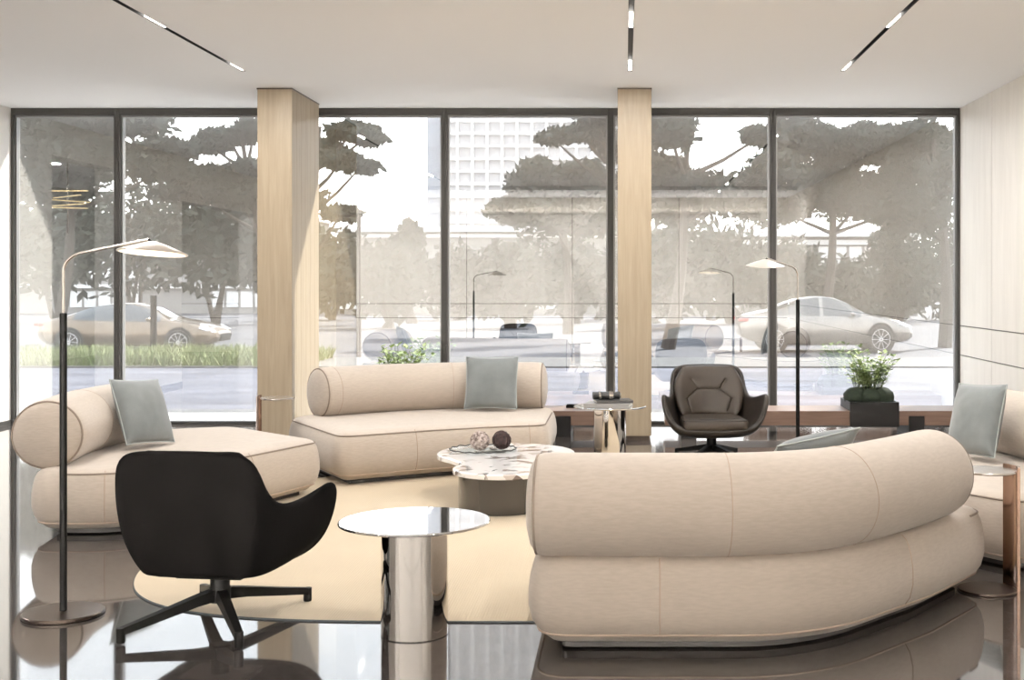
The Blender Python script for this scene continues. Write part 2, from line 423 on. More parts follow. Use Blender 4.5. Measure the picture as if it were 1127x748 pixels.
# ------------------------------------------------------------------ sofas
def base_rings(bm, poly, prof, mi=0):
    rings = [[bm.verts.new((p.x, p.y, z)) for p in offset(poly, s)] for s, z in prof]
    n = len(poly)
    for A, B in zip(rings, rings[1:]):
        for k in range(n): bm.faces.new((A[k], A[(k+1) % n], B[(k+1) % n], B[k])).material_index = mi
    return rings
ST = .405; RR = .21; RZ = .592
def sofa(label, outline, radii, axis, base_seams, roll_seams, n_axis=12):
    c = Vector((0,0))
    for p in outline: c += Vector(p)
    c /= len(outline)
    th = thing('modular_sofa', label, 'sofa', (c.x, c.y, 0), 0, 'curved cream sofa modules')
    poly = resample([Vector((p.x, p.y, 0)) for p in round_poly([(p[0]-c.x, p[1]-c.y) for p in outline], radii)], .035, True)
    poly = [Vector((p.x, p.y)) for p in poly]
    prof = [(.125,.04),(.09,.045),(.045,.078),(.015,.12),(.0,.18),(.0,.24),(.008,.30),(.02,.345),(.034,.372),(.055,.388),(.085,.398),(.12,ST)]
    bm = new(); r = base_rings(bm, poly, prof); bm.faces.new(r[-1]); bm.faces.new(r[0][::-1])
    sb = link('seat_base', bm, M['fabric'], th, True, 60)
    ax2 = [Vector((p.x-c.x, p.y-c.y)) for p in spline([Vector((a[0], a[1], 0)) for a in axis], 12)]
    q = offset(poly, .034); free = [min((p-a).length for a in ax2) > .19 for p in q]; n_ = len(q)
    run = []                                            # the piping stops where the back roll sits on it
    for st in [i for i in range(n_) if free[i] and not free[i-1]]:
        k_ = 0
        while free[(st+k_) % n_]: k_ += 1
        if k_ > len(run): run = [q[(st+i) % n_] for i in range(k_)]
    bm = new(); tube(bm, [(p.x, p.y, .374) for p in run], .0055, 8); link('top_piping', bm, M['piping'], sb)
    bm = new(); q = offset(poly, .040); tube(bm, [(p.x, p.y, .083) for p in q], .005, 8, True); link('lower_piping', bm, M['seam'], sb)
    # upright seams on the base sides, at given plan points
    for s in base_seams:
        sv = Vector((s[0]-c.x, s[1]-c.y)); k = min(range(len(poly)), key=lambda i: (poly[i]-sv).length)
        bm = new(); tube(bm, [(offset(poly, d)[k].x, offset(poly, d)[k].y, z) for d, z in prof[2:10]], .0035, 6); link('upright_seam', bm, M['seam'], sb)
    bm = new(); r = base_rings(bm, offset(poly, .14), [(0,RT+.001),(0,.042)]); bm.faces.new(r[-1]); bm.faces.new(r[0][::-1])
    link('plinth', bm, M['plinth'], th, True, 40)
    # back roll
    pts = resample(spline([Vector((a[0]-c.x, a[1]-c.y, RZ)) for a in axis], n_axis), .05)
    t0 = (pts[0]-pts[1]).normalized(); t1 = (pts[-1]-pts[-2]).normalized()
    capo = [(.058,.001),(.057,.25),(.051,.55),(.038,.78),(.022,.90),(.006,.97)]
    P = [pts[0]+t0*(o_) for o_, _ in capo] + [pts[0]-t0*.012] + pts[1:-1] + [pts[-1]-t1*.012] + [pts[-1]+t1*o_ for o_, _ in capo[::-1]]
    R = [RR*s for _, s in capo] + [RR*.99] + [RR]*(len(pts)-2) + [RR*.99] + [RR*s for _, s in capo[::-1]]
    bm = new(); tube(bm, P, R, 48, False, True)
    rl = link('back_roll', bm, M['fabric'], th, True, 70)
    def ring(p, t, rad, tr, nm, m):
        a = Vector((0,0,1)); b = t.cross(a).normalized()
        bm = new(); tube(bm, [p + (a*math.cos(2*PI*k/48)+b*math.sin(2*PI*k/48))*rad for k in range(48)], tr, 7, True); link(nm, bm, m, rl)
    ring(pts[0]+t0*.014, t0, RR*.945, .006, 'end_piping', M['piping']); ring(pts[-1]+t1*.014, t1, RR*.945, .006, 'end_piping', M['piping'])
    for f in roll_seams:
        k = int(f*(len(pts)-1)); t = (pts[k+1]-pts[k-1]).normalized(); ring(pts[k], t, RR-.001, .003, 'roll_seam', M['seam'])
    return th
sofa('cream curved sofa on the left, round end of its back roll behind the lamp pole',
     [(-3.53,7.40),(-2.98,7.38),(-2.48,8.0),(-2.13,8.93),(-2.99,9.78),(-3.70,9.45)], [.2,.5,.8,.16,.3,.3],
     [(-3.45,7.55),(-3.55,8.2),(-3.52,8.98)], [(-3.05,7.38),(-2.4,8.2)], [.5])
sofa('cream curved sofa by the windows between the two oak columns, one grey cushion on it',
     [(-2.09,9.17),(-1.45,9.60),(-.95,9.86),(-.60,9.93),(-.60,11.32),(-1.45,11.34),(-2.1,11.10),(-2.82,10.42)], [.16,.9,.9,.2,.25,.9,.9,.25],
     [(-2.52,10.43),(-2.0,10.86),(-1.4,11.10),(-.74,11.11)], [(-1.55,9.53),(-.75,9.9)], [.07,.62])
sofa('cream curved sofa nearest the viewer, seen from behind with its long back roll',
     [(-.40,5.035),(.62,5.035),(.95,5.20),(1.42,5.70),(1.81,6.24),(1.22,7.10),(.6,6.62),(.1,6.36),(-.40,6.30)], [.2,.9,.9,.9,.2,.16,.9,.9,.25],
     [(-.345,5.185),(.15,5.175),(.52,5.19),(.86,5.34),(1.19,5.68),(1.465,6.035)], [(.13,5.02),(1.28,5.53)], [.36,.62])
sofa('cream curved sofa along the panelled right wall, cut off, behind the bronze side table',
     [(1.97,6.46),(2.9,6.46),(2.86,8.7),(2.25,8.95),(1.80,8.2),(1.36,7.34)], [.25,.3,.3,.5,.8,.16],
     [(2.46,8.42),(2.60,7.7),(2.72,6.85)], [(2.3,6.46)], [.5])

# ------------------------------------------------------------------ cushions
def make_cushion(label):
    S, T, n = .225, .075, 22
    bm = new(); top, bot = {}, {}
    def P(i, j, s):
        u, v = 2*i/n-1, 2*j/n-1
        e = (1-abs(u)**2.6)*(1-abs(v)**2.6); h = T*max(0, e)**.5
        k = 1-.045*(1-u*u*1.0)*(abs(v)**3) ; k2 = 1-.045*(1-v*v)*(abs(u)**3)
        wr = .004*noise.noise(Vector((u*4, v*4, s*3)))*e
        return Vector((u*S*k2, s*(h+wr), v*S*k+S))
    for i in range(n+1):
        for j in range(n+1):
            top[i,j] = bm.verts.new(P(i,j,1)); edge = i in (0,n) or j in (0,n)
            bot[i,j] = top[i,j] if edge else bm.verts.new(P(i,j,-1))
    for i in range(n):
        for j in range(n):
            bm.faces.new((top[i,j],top[i+1,j],top[i+1,j+1],top[i,j+1])); bm.faces.new((bot[i,j],bot[i,j+1],bot[i+1,j+1],bot[i+1,j]))
    loop = [P(i,0,1) for i in range(n)] + [P(n,j,1) for j in range(n)] + [P(n-i,n,1) for i in range(n)] + [P(0,n-j,1) for j in range(n)]
    th = thing('cushion', label, 'cushion', (0,0,0), 0, 'grey scatter cushions')
    c = link('cushion_body', bm, M['cushion'], th, True, 80)
    bm = new(); tube(bm, loop, .004, 6, True); link('edge_seam', bm, M['cushion_seam'], c)
    return th
cu = make_cushion('square grey cushion standing on the sofa between the oak columns')
cu.location = (-1.145, 10.745, ST+.022); cu.rotation_euler = (math.radians(-14), 0, math.radians(-2))
c2 = dup(cu, (0,0,0), 0, 'square grey cushion leaning on the back roll of the left sofa')
c2.location = (-3.145, 8.38, ST+.03); c2.rotation_euler = (math.radians(-22), math.radians(4), math.radians(69))
c3 = dup(cu, (0,0,0), 0, 'square grey cushion leaning on the sofa by the panelled right wall')
c3.location = (2.13, 7.80, ST+.03); c3.rotation_euler = (math.radians(-15), math.radians(-3), math.radians(-66))
c4 = dup(cu, (0,0,0), 0, 'grey cushion of which only the tilted top shows above the nearest sofa roll')
c4.location = (.85, 6.36, ST+.075); c4.rotation_euler = (math.radians(50), math.radians(-9), math.radians(20))

# ------------------------------------------------------------------ armchairs
def make_armchair(label, leather, pad):
    th = thing('swivel_armchair', label, 'armchair', (0,0,0), 0, 'swivel armchairs')
    R = [(0,-.375,.80),(.16,-.372,.799),(.268,-.36,.788),(.322,-.32,.735),(.325,-.26,.64),(.345,-.16,.54),(.385,.0,.535),(.435,.17,.58),(.452,.265,.595),(.430,.29,.49),(.385,.305,.385),(.32,.33,.31),(.17,.345,.292),(0,.345,.292)]
    B = [(0,-.255),(.10,-.255),(.18,-.248),(.215,-.23),(.232,-.19),(.24,-.12),(.243,-.02),(.243,.07),(.238,.13),(.225,.18),(.20,.21),(.16,.23),(.08,.24),(0,.24)]
    full = [(Vector(r), Vector((b[0], b[1], .225))) for r, b in zip(R, B)]
    full += [(Vector((-r.x, r.y, r.z)), Vector((-b.x, b.y, b.z))) for r, b in full[-2:0:-1]]
    n = len(full); V = 9
    bm = new(); rings = []
    for k in range(V+1):
        v = k/V; ring = []
        for r, b in full:
            k_ = max(0, min(1, (r.z-.5)/.2)); q_ = b.lerp(r, .86)
            c = Vector((q_.x*(1+.10*k_), q_.y*(1+.12*k_), b.z + (r.z-b.z)*(.12+.26*k_)))
            ring.append(bm.verts.new((1-v)**2*b + 2*v*(1-v)*c + v*v*r))
        rings.append(ring)
    for A, B_ in zip(rings, rings[1:]):
        for k in range(n): bm.faces.new((A[k], A[(k+1) % n], B_[(k+1) % n], B_[k]))
    bm.faces.new(rings[0][::-1])
    sh = link('shell', bm, leather, th, True, 180)
    md = sh.modifiers.new('thick', 'SOLIDIFY'); md.thickness = .045; md.offset = -1; md.use_even_offset = False
    md = sh.modifiers.new('sub', 'SUBSURF'); md.levels = 2; md.render_levels = 2
    # seat cushion
    poly = resample([Vector((p.x,p.y,0)) for p in round_poly([(-.25,-.20),(.25,-.20),(.275,.335),(-.275,.335)], [.1,.1,.06,.06])], .02, True)
    poly = [Vector((p.x,p.y)) for p in poly]
    bm = new(); r = base_rings(bm, poly, [(.03,.285),(.008,.297),(0,.315),(0,.35),(.008,.368),(.03,.38),(.07,.386)]); bm.faces.new(r[-1]); bm.faces.new(r[0][::-1])
    s = link('seat_cushion', bm, pad, th, True, 70)
    bm = new(); tube(bm, [(p.x,p.y,.371) for p in offset(poly,.010)], .005, 6, True); link('piping', bm, leather, s)
    # quilted inner back
    bm = new(); nx, nz = 44, 44; g = {}
    for i in range(nx+1):
        for j in range(nz+1):
            u, w = 2*i/nx-1, j/nz
            hw = .235 + .045*math.sin(PI*w) - .03*max(0, w-.7)*3
            z = .375 + w*.385; x = u*hw
            y = -.228 - .105*w + .10*abs(u)**2.2*(1-.55*w)
            e = (1-u**6)*(1-(2*w-1)**6)
            def sd(ax, az, bx, bz):                      # distance to a stitched crease (mirrored left and right)
                p, a_, b_ = Vector((abs(x), z)), Vector((ax, az)), Vector((bx, bz)); d_ = b_-a_
                return (p-a_-d_*max(0, min(1, (p-a_).dot(d_)/d_.dot(d_)))).length
            cr = sum(math.exp(-(q_/.011)**2) for q_ in (sd(0,.585,.095,.585), sd(.095,.585,.20,.505), sd(.095,.585,.15,.665), sd(.20,.505,.165,.40)))
            y += .038*max(0, e)**.5 - .016*min(1, cr)*e
            g[i,j] = bm.verts.new((x, y, z))
    for i in range(nx):
        for j in range(nz): bm.faces.new((g[i,j],g[i+1,j],g[i+1,j+1],g[i,j+1]))
    bp = link('back_pad', bm, pad, th, True, 80)
    md = bp.modifiers.new('thick', 'SOLIDIFY'); md.thickness = .03; md.offset = -1
    # swivel base
    bm = new(); box(bm, -.15, .15, -.12, .12, .208, .23, bev=.006); link('mount_plate', bm, M['black_metal'], th)
    bm = new(); lathe(bm, [(0,.085),(.046,.085),(.046,.15),(.042,.155),(.042,.215),(0,.215)], 0, 0, 32); link('hub', bm, M['black_metal'], th)
    for a in (56, 124, 236, 304):
        t = math.radians(a); d = Vector((math.cos(t), math.sin(t), 0)); s_ = Vector((-d.y, d.x, 0)); up = Vector((0,0,1))
        bm = new(); rg = []
        for r_, zc, hw, hh in ((.02,.122,.026,.026),(.12,.108,.023,.022),(.30,.075,.020,.018),(.455,.048,.017,.015)):
            rg.append([bm.verts.new(d*r_ + up*zc + s_*sx*hw + up*sz*hh) for sx, sz in ((-1,-1),(1,-1),(1,1),(-.8,1))])
        for A, B_ in zip(rg, rg[1:]):
            for k in range(4): bm.faces.new((A[k], A[(k+1)%4], B_[(k+1)%4], B_[k]))
        bm.faces.new(rg[0]); bm.faces.new(rg[-1][::-1])
        lg = link('leg', bm, M['black_metal'], th, True, 30)
        bm = new(); lathe(bm, [(0,0),(.017,0),(.019,.004),(.019,.062),(0,.063)], d.x*.458, d.y*.458, 16); link('foot', bm, M['black_metal'], lg)
    return th
ac = make_armchair('black swivel armchair nearest the viewer, seen from behind beside the floor lamp', M['black_leather'], M['black_leather'])
ac.location = (-1.79, 5.58, RT+.0005); ac.rotation_euler = (0,0,math.radians(-7))
ac = make_armchair('dark brown leather swivel armchair facing the viewer in front of the windows', M['leather'], M['leather_pad'])
ac.location = (.725, 10.60, .001); ac.rotation_euler = (0,0,PI + math.radians(3))

# ------------------------------------------------------------------ floor lamps
def make_lamp(label):
    th = thing('floor_lamp', label, 'floor lamp', (0,0,0), 0, 'slim arc floor lamps')
    bm = new(); lathe(bm, [(0,0),(.172,0),(.176,.004),(.176,.014),(.172,.018),(0,.020)], 0, 0, 64); link('base', bm, M['bronze_dark'], th, True, 30)
    bm = new(); lathe(bm, [(.016,.019),(.016,1.36),(.013,1.363),(0,1.363)], 0, 0, 24); link('pole', bm, M['black_metal'], th)
    bm = new()
    pts = [Vector((0,0,1.35)), Vector((0,0,1.55))] + [Vector((.11-.11*math.cos(t), 0, 1.55+.088*math.sin(t))) for t in [PI/2*k/8*.93 for k in range(1,9)]] + [Vector((.385,0,1.695))]
    tube(bm, pts, .007, 10); link('arm', bm, M['nickel'], th)
    # shallow dished disc shade, tilted down away from the pole
    sh_c = Vector((.405,0,1.652))
    bm = new(); seg = 64; prof = [(0,.036),(.02,.034),(.08,.014),(.150,-.013),(.154,-.017),(.152,-.020),(.147,-.019),(.08,.004),(.02,.022),(0,.024)]
    lathe(bm, prof, 0, 0, seg)
    s = link('lamp_shade', bm, M['shade'], th, True, 60); s.location = sh_c; s.rotation_euler = (math.radians(-5), math.radians(3), 0)
    bm = new(); lathe(bm, [(0,.012),(.04,.006),(.09,-.006),(.142,-.0215),(.09,-.010),(0,.004)], 0, 0, seg); link('diffuser', bm, M['glow'], s, True, 60)
    bm = new(); tube(bm, [(.385,0,1.695),(.40,0,1.685),(.405,0,1.658)], .005, 8); box(bm, .395,.415,-.008,.008,1.652,1.672, bev=.002); link('hinge', bm, M['black_metal'], th)
    return th
lp = make_lamp('slim arc floor lamp in the left foreground with a round dark base')
lp.location = (-2.54, 5.71, 0)
dup(lp, (1.416, 10.36, 0), PI+.75, 'slim arc floor lamp by the windows right of the facing armchair')

# ------------------------------------------------------------------ polished pedestal tables
def make_pedestal(label):
    th = thing('pedestal_table', label, 'side table', (0,0,0), 0, 'polished steel pedestal tables')
    bm = new(); lathe(bm, [(0,.474),(.315,.474),(.321,.477),(.322,.481),(.320,.485),(.316,.486),(0,.486)], 0, 0, 96); link('table_top', bm, M['mirror_top'], th, True, 25)
    bm = new(); lathe(bm, [(0,0),(.139,0),(.143,.004),(.143,.474),(0,.474)], 0, 0, 96); link('pedestal', bm, M['chrome'], th, True, 30)
    return th
pt = make_pedestal('round mirror-topped steel table nearest the viewer, bare and beside the armchair back')
pt.location = (-.90, 5.40, 0)
p2 = dup(pt, (-.125, 10.42, 0), 0, 'round polished steel table carrying books beside the narrow oak column')
p2.scale = (.93,.93,1)

# books and ornament on the far table
def book(name, label, loc, rz, w, d, h, cover):
    th = thing(name, label, 'book', loc, rz, 'books on the steel table')
    bm = new(); box(bm, -w/2, w/2, -d/2, d/2, 0, .003); box(bm, -w/2, w/2, -d/2, d/2, h-.003, h); box(bm, -w/2, -w/2+.003, -d/2, d/2, .003, h-.003); link('cover', bm, cover, th, False)
    bm = new(); box(bm, -w/2+.003, w/2-.006, -d/2+.006, d/2-.006, .003, h-.003); link('pages', bm, M['pages'], th, False)
    return th
z0 = .4865
book('book', 'large grey book lying at the bottom of the stack on the steel table', (-.135, 10.36, z0), math.radians(90-8), .27, .37, .032, M['book'])
book('book', 'smaller dark book lying on top of the grey book on the steel table', (-.10, 10.38, z0+.0325), math.radians(90+10), .22, .30, .022, M['book_dark'])
th = thing('ornament', 'black and silver cylinder ornament lying on the books', 'ornament', (-.155, 10.36, z0+.0585), math.radians(12))
bm = new(); tube(bm, [(-.11,0,.031),(.11,0,.031)], .031, 24); link('body', bm, M['black'], th)
bm = new(); tube(bm, [(.02,0,.031),(.055,0,.031)], .034, 24); link('band', bm, M['chrome'], th)
bm = new(); tube(bm, [(-.065,0,.031),(-.05,0,.031)], .034, 24); link('band', bm, M['chrome'], th)
bm = new(); tube(bm, [(.111,0,.031),(.118,0,.031)], .024, 24); link('end_cap', bm, M['chrome'], th)
bm = new(); tube(bm, [(-.06,.055,.0225),(.05,.055,.0225)], .022, 20); link('side_barrel', bm, M['black'], th)

# ------------------------------------------------------------------ C shaped side tables
def make_ctable(label):
    th = thing('side_table', label, 'side table', (0,0,0), 0, 'slim bronze side tables')
    r = .142
    bm = new(); lathe(bm, [(0,0),(r-.003,0),(r,.003),(r,.009),(r-.003,.012),(0,.012)], 0, 0, 64); link('base_plate', bm, M['bronze_dark'], th, True, 30)
    bm = new(); lathe(bm, [(0,.578),(r-.003,.578),(r,.581),(r,.587),(r-.003,.590),(0,.590)], 0, 0, 64); link('table_top', bm, M['nickel'], th, True, 30)
    bm = new(); n = 14; A, B = [], []          # curved upright wrapping the disc edge
    for k in range(n+1):
        t = math.radians(-34+68*k/n)
        A.append((math.cos(t)*(r+.001), math.sin(t)*(r+.001))); B.append((math.cos(t)*(r+.014), math.sin(t)*(r+.014)))
    loop = A + B[::-1]
    lo = [bm.verts.new((x,y,0)) for x,y in loop]; hi = [bm.verts.new((x,y,.606)) for x,y in loop]
    for k in range(len(loop)): bm.faces.new((lo[k], lo[(k+1)%len(loop)], hi[(k+1)%len(loop)], hi[k]))
    for k in range(n):
        bm.faces.new((lo[k],lo[k+1],lo[-2-k],lo[-1-k])); bm.faces.new((hi[k],hi[-1-k],hi[-2-k],hi[k+1]))
    link('upright', bm, M['bronze'], th, True, 40)
    return th
ct = make_ctable('slim bronze side table at the right end of the nearest sofa')
ct.location = (1.765, 6.16, 0); ct.rotation_euler = (0,0,math.radians(8))
dup(ct, (-2.77, 10.03, 0), PI+math.radians(12), 'slim bronze side table behind the left sofa, before the wide oak column')

# ------------------------------------------------------------------ coffee table
th = thing('coffee_table', 'cloud-shaped veined marble coffee table on taupe drum legs in the rug centre', 'coffee table', (-.85, 8.6, RT+.0004))
def cloud():
    pts = []
    c1, r1 = Vector((0, .42)), .50; c2, r2 = Vector((.06,-.32)), .34
    for k in range(28): t = math.radians(-42+264*k/27); pts.append(c1 + Vector((math.cos(t)*r1*.98, math.sin(t)*r1)))
    q = []
    for k in range(20): t = math.radians(152+236*k/19); q.append(c2 + Vector((math.cos(t)*r2, math.sin(t)*r2)))
    # soft notches between the lobes
    a, b = pts[-1], q[0]; c, d = q[-1], pts[0]
    n1 = Vector((-.27,-.085)); n2 = Vector((.385,.0))
    j1 = [(1-t)**2*a + 2*t*(1-t)*n1 + t*t*b for t in (.25,.5,.75)]; j2 = [(1-t)**2*c + 2*t*(1-t)*n2 + t*t*d for t in (.25,.5,.75)]
    return pts + j1 + q + j2
poly = [Vector((p.x,p.y)) for p in resample([Vector((p.x,p.y,0)) for p in cloud()], .025, True)]
bm = new(); r = base_rings(bm, poly, [(.008,.248),(0,.252),(0,.276),(.003,.281),(.010,.283)]); bm.faces.new(r[-1]); bm.faces.new(r[0][::-1])
link('table_top', bm, M['marble'], th, True, 30)
for x, y, r_ in ((.035,-.25,.285), (.06,.45,.27)):
    bm = new(); lathe(bm, [(0,0),(r_-.012,0),(r_-.012,.012),(r_,.013),(r_,.2475),(0,.2475)], x, y, 96); link('drum_leg', bm, M['smoked'], th, True, 30)
TT = RT+.2835
th = thing('glass_platter', 'round wavy glass platter with dark rim on the marble coffee table', 'platter', (-1.02, 9.07, TT))
bm = new(); n = 96
def wav(r, z, amp, zz): return [bm.verts.new((math.cos(2*PI*k/n)*(r+amp*math.sin(2*PI*k*16/n)), math.sin(2*PI*k/n)*(r+amp*math.sin(2*PI*k*16/n)), z+zz*math.sin(2*PI*k*16/n))) for k in range(n)]
rg = [wav(.08,.0,0,0), wav(.17,.003,0,0), wav(.235,.017,.004,.003), wav(.238,.020,.004,.003), wav(.17,.008,0,0), wav(.08,.006,0,0)]
for A, B in zip(rg, rg[1:]):
    for k in range(n): bm.faces.new((A[k],A[(k+1)%n],B[(k+1)%n],B[k]))
bm.faces.new(rg[0][::-1]); bm.faces.new(rg[-1])
pl = link('dish', bm, M['clear_glass'], th)
bm = new(); tube(bm, [((.237+.004*math.sin(2*PI*k*16/n))*math.cos(2*PI*k/n), (.237+.004*math.sin(2*PI*k*16/n))*math.sin(2*PI*k/n), .019+.003*math.sin(2*PI*k*16/n)) for k in range(n)], .0045, 6, True); link('rim', bm, M['black'], th)
def ball(label, loc, r, m):
    bm = new(); bmesh.ops.create_icosphere(bm, subdivisions=4, radius=r)
    for v in bm.verts: v.co *= 1 + .05*noise.noise(v.co*60)
    rnd = random.Random(r); 
    th = thing('decorative_ball', label, 'ornament', loc, 0, 'twig balls on the platter')
    b = link('core', bm, m, th)
    bm = new()
    for k in range(9):                                   # woven twigs around the core
        ax = Vector((rnd.uniform(-1,1), rnd.uniform(-1,1), rnd.uniform(-1,1))).normalized(); u = ax.orthogonal().normalized(); w = ax.cross(u)
        tube(bm, [(u*math.cos(2*PI*q/28)+w*math.sin(2*PI*q/28))*r*1.03 for q in range(28)], .0035, 5, True)
    link('twigs', bm, m, th)
    return th
ball('pale woven twig ball on the glass platter', (-1.035, 9.00, TT+.083), .066, M['ball_light'])
ball('dark brown woven twig ball on the glass platter', (-.885, 9.05, TT+.082), .064, M['ball_dark'])

# ------------------------------------------------------------------ window benches
def bench(label, x0, x1, legs):
    th = thing('bench', label, 'bench', ((x0+x1)/2, 12.6, 0), 0, 'low wooden window benches')
    c = (x0+x1)/2
    bm = new(); box(bm, x0-c, x1-c, -.28, .27, .108, .25, bev=.004); link('bench_seat', bm, M['walnut'], th, False)
    for lx in legs:
        bm = new(); box(bm, lx-c-.075, lx-c+.075, -.30, -.281, 0, .20, bev=.003); box(bm, lx-c-.075, lx-c+.075, -.281, .25, 0, .106); link('leg', bm, M['planter'], th, False)
    return th
bench('low walnut bench along the glass behind the sofa between the columns', -2.75, -.16, (-2.63, -.605))
bench('low walnut bench along the glass right of the facing armchair', .39, XR-.03, (.62, 2.84))
bm = new(); box(bm, -.09, .09, -.06, .06, 0, .006, bev=.002)
for a in ((-.09,-.086,-.06,.06),(.086,.09,-.06,.06),(-.086,.086,-.06,-.056),(-.086,.086,.056,.06)): box(bm, *a, .006, .028)
o = link('tray', bm, M['black_metal'], None, False); o.location = (-.50, 12.66, .2505); tag(o, 'small dark tray on the bench beside the narrow oak column', 'tray')

# ------------------------------------------------------------------ potted plants on the benches
def make_plant(label):
    rnd = random.Random(11)
    th = thing('potted_plant', label, 'plant', (0,0,0), 0, 'planters on the benches')
    bm = new(); w, d, h = .24, .24, .085
    box(bm, -w, w, -d, d, 0, .012); box(bm, -w, w, -d, -d+.012, .012, h); box(bm, -w, w, d-.012, d, .012, h); box(bm, -w, -w+.012, -d+.012, d-.012, .012, h); box(bm, w-.012, w, -d+.012, d-.012, .012, h)
    link('planter_box', bm, M['planter'], th, False)
    bm = new(); box(bm, -w, w, -.30, -.284, -.155, h, bev=.003); box(bm, -w, w, -.284, -d-.001, .002, h); link('front_apron', bm, M['planter'], th, False)
    bm = new(); box(bm, -w+.02, w+.02-.04, -d+.02, d-.02, .012, .07)
    for (x, y, r) in ((-.13,-.03,.125),(.12,-.04,.125),(0,.04,.13),(0,-.10,.11)):
        s = bmesh.ops.create_icosphere(bm, subdivisions=3, radius=r)
        for v in s['verts']: v.co = v.co*(1+.10*noise.noise(v.co*25)) ; v.co.z = v.co.z*.8; v.co += Vector((x, y, .115))
    link('moss', bm, M['moss'], th)
    bs, bl = new(), new()
    for k in range(60):
        a = rnd.uniform(0, 2*PI); r0 = rnd.uniform(0,.14); L = rnd.uniform(.18,.46); lean = rnd.uniform(.05,.5)
        p = Vector((math.cos(a)*r0, math.sin(a)*r0*.8, .16)); pts = []
        for q in range(7):
            t = q/6; pts.append(p + Vector((math.cos(a)*lean*L*t*(.6+.6*t), math.sin(a)*lean*L*t*.8, L*t*(1-.12*t))))
        tube(bs, pts, [.004*(1-.6*q/6) for q in range(7)], 5)
        for q in range(2, 7):
            for s in range(3):
                az = rnd.uniform(0, 2*PI); up = rnd.uniform(-.1,.9); dr = Vector((math.cos(az), math.sin(az), up)).normalized(); sd = dr.cross(Vector((0,0,1))).normalized()
                ln = rnd.uniform(.04,.075); wd = ln*.30; o_ = pts[q]; nr = sd.cross(dr)
                vs = [bl.verts.new(o_), bl.verts.new(o_+dr*ln*.5+sd*wd), bl.verts.new(o_+dr*ln-nr*.006), bl.verts.new(o_+dr*ln*.5-sd*wd), bl.verts.new(o_+dr*ln*.5-nr*.006)]
                for i in range(4): bl.faces.new((vs[i], vs[(i+1)%4], vs[4]))
    link('stems', bs, M['stem'], th); link('leaves', bl, M['leaf'], th)['kind'] = 'stuff'
    return th
pp = make_plant('leafy pale green plant in a black box planter on the right hand bench')
pp.location = (2.43, 12.60, .2505)
pq = dup(pp, (-2.23, 12.60, .2505), 0, 'leafy plant top showing above the sofa between the oak columns')

pq.scale = (1,1,1.12)

# ------------------------------------------------------------------ lobby chandelier (seen mirrored in the glass)
th = thing('pendant_light', 'vertical rod pendant with crossing gold bars, mirrored in the leftmost pane', 'pendant light', (-7.9, 9.0, 0))
bm = new(); tube(bm, [(0,0,2.2),(0,0,H)], .010, 8); link('rod', bm, M['nickel'], th)
for z, a, tl in ((2.80,0,.0),(2.72,30,.04),(2.66,-25,-.05),(2.60,12,.05),(2.56,-50,.02)):
    bm = new(); t = math.radians(a); d = Vector((math.cos(t), math.sin(t), tl)); tube(bm, [Vector((0,.02,z))-d*.30, Vector((0,.02,z))+d*.30], .009, 6); link('light_bar', bm, M['gold'], th)

# ------------------------------------------------------------------ outdoors
GZ = -.12
bm = new(); box(bm, -45, 45, D+.13, 14.75, GZ-.3, -.02); struct(link('pavement_kerb', bm, M['kerb_white'], smooth=False))
bm = new(); box(bm, -45, 45, 14.75, 16.1, GZ-.3, GZ+.01); struct(link('drain_path', bm, M['granite_dark'], smooth=False))
bm = new(); box(bm, -45, 45, 16.1, 24, GZ-.3, GZ); struct(link('pavement', bm, M['paving'], smooth=False))
bm = new(); box(bm, -45, 45, 24, 27, GZ-.3, GZ+.03); struct(link('kerb', bm, M['granite_dark'], smooth=False))
bm = new(); box(bm, -90, 90, 27, 260, -.75, -.45); struct(link('road', bm, M['asphalt'], smooth=False))
rnd = random.Random(3); bm = new()
for k in range(9000):
    x = rnd.uniform(-16, -6.2); y = rnd.uniform(24.1, 26.8); h = rnd.uniform(.15,.34)*(1+.35*noise.noise(Vector((x*.8,y*.8,0)))); a = rnd.uniform(0,2*PI); w = .018
    lx, ly = rnd.uniform(-.16,.16), rnd.uniform(-.16,.16); c, s = math.cos(a)*w, math.sin(a)*w; z = GZ+.03
    v = [bm.verts.new((x-c,y-s,z)), bm.verts.new((x+c,y+s,z)), bm.verts.new((x+lx*.5+c*.6,y+ly*.5+s*.6,z+h*.65)), bm.verts.new((x+lx*.5-c*.6,y+ly*.5-s*.6,z+h*.65)), bm.verts.new((x+lx,y+ly,z+h))]
    bm.faces.new((v[0],v[1],v[2],v[3])); bm.faces.new((v[3],v[2],v[4]))
tag(link('grass', bm, M['grass'], None, False), 'strip of tall green grass between paving and parked car', 'grass', None, 'stuff')

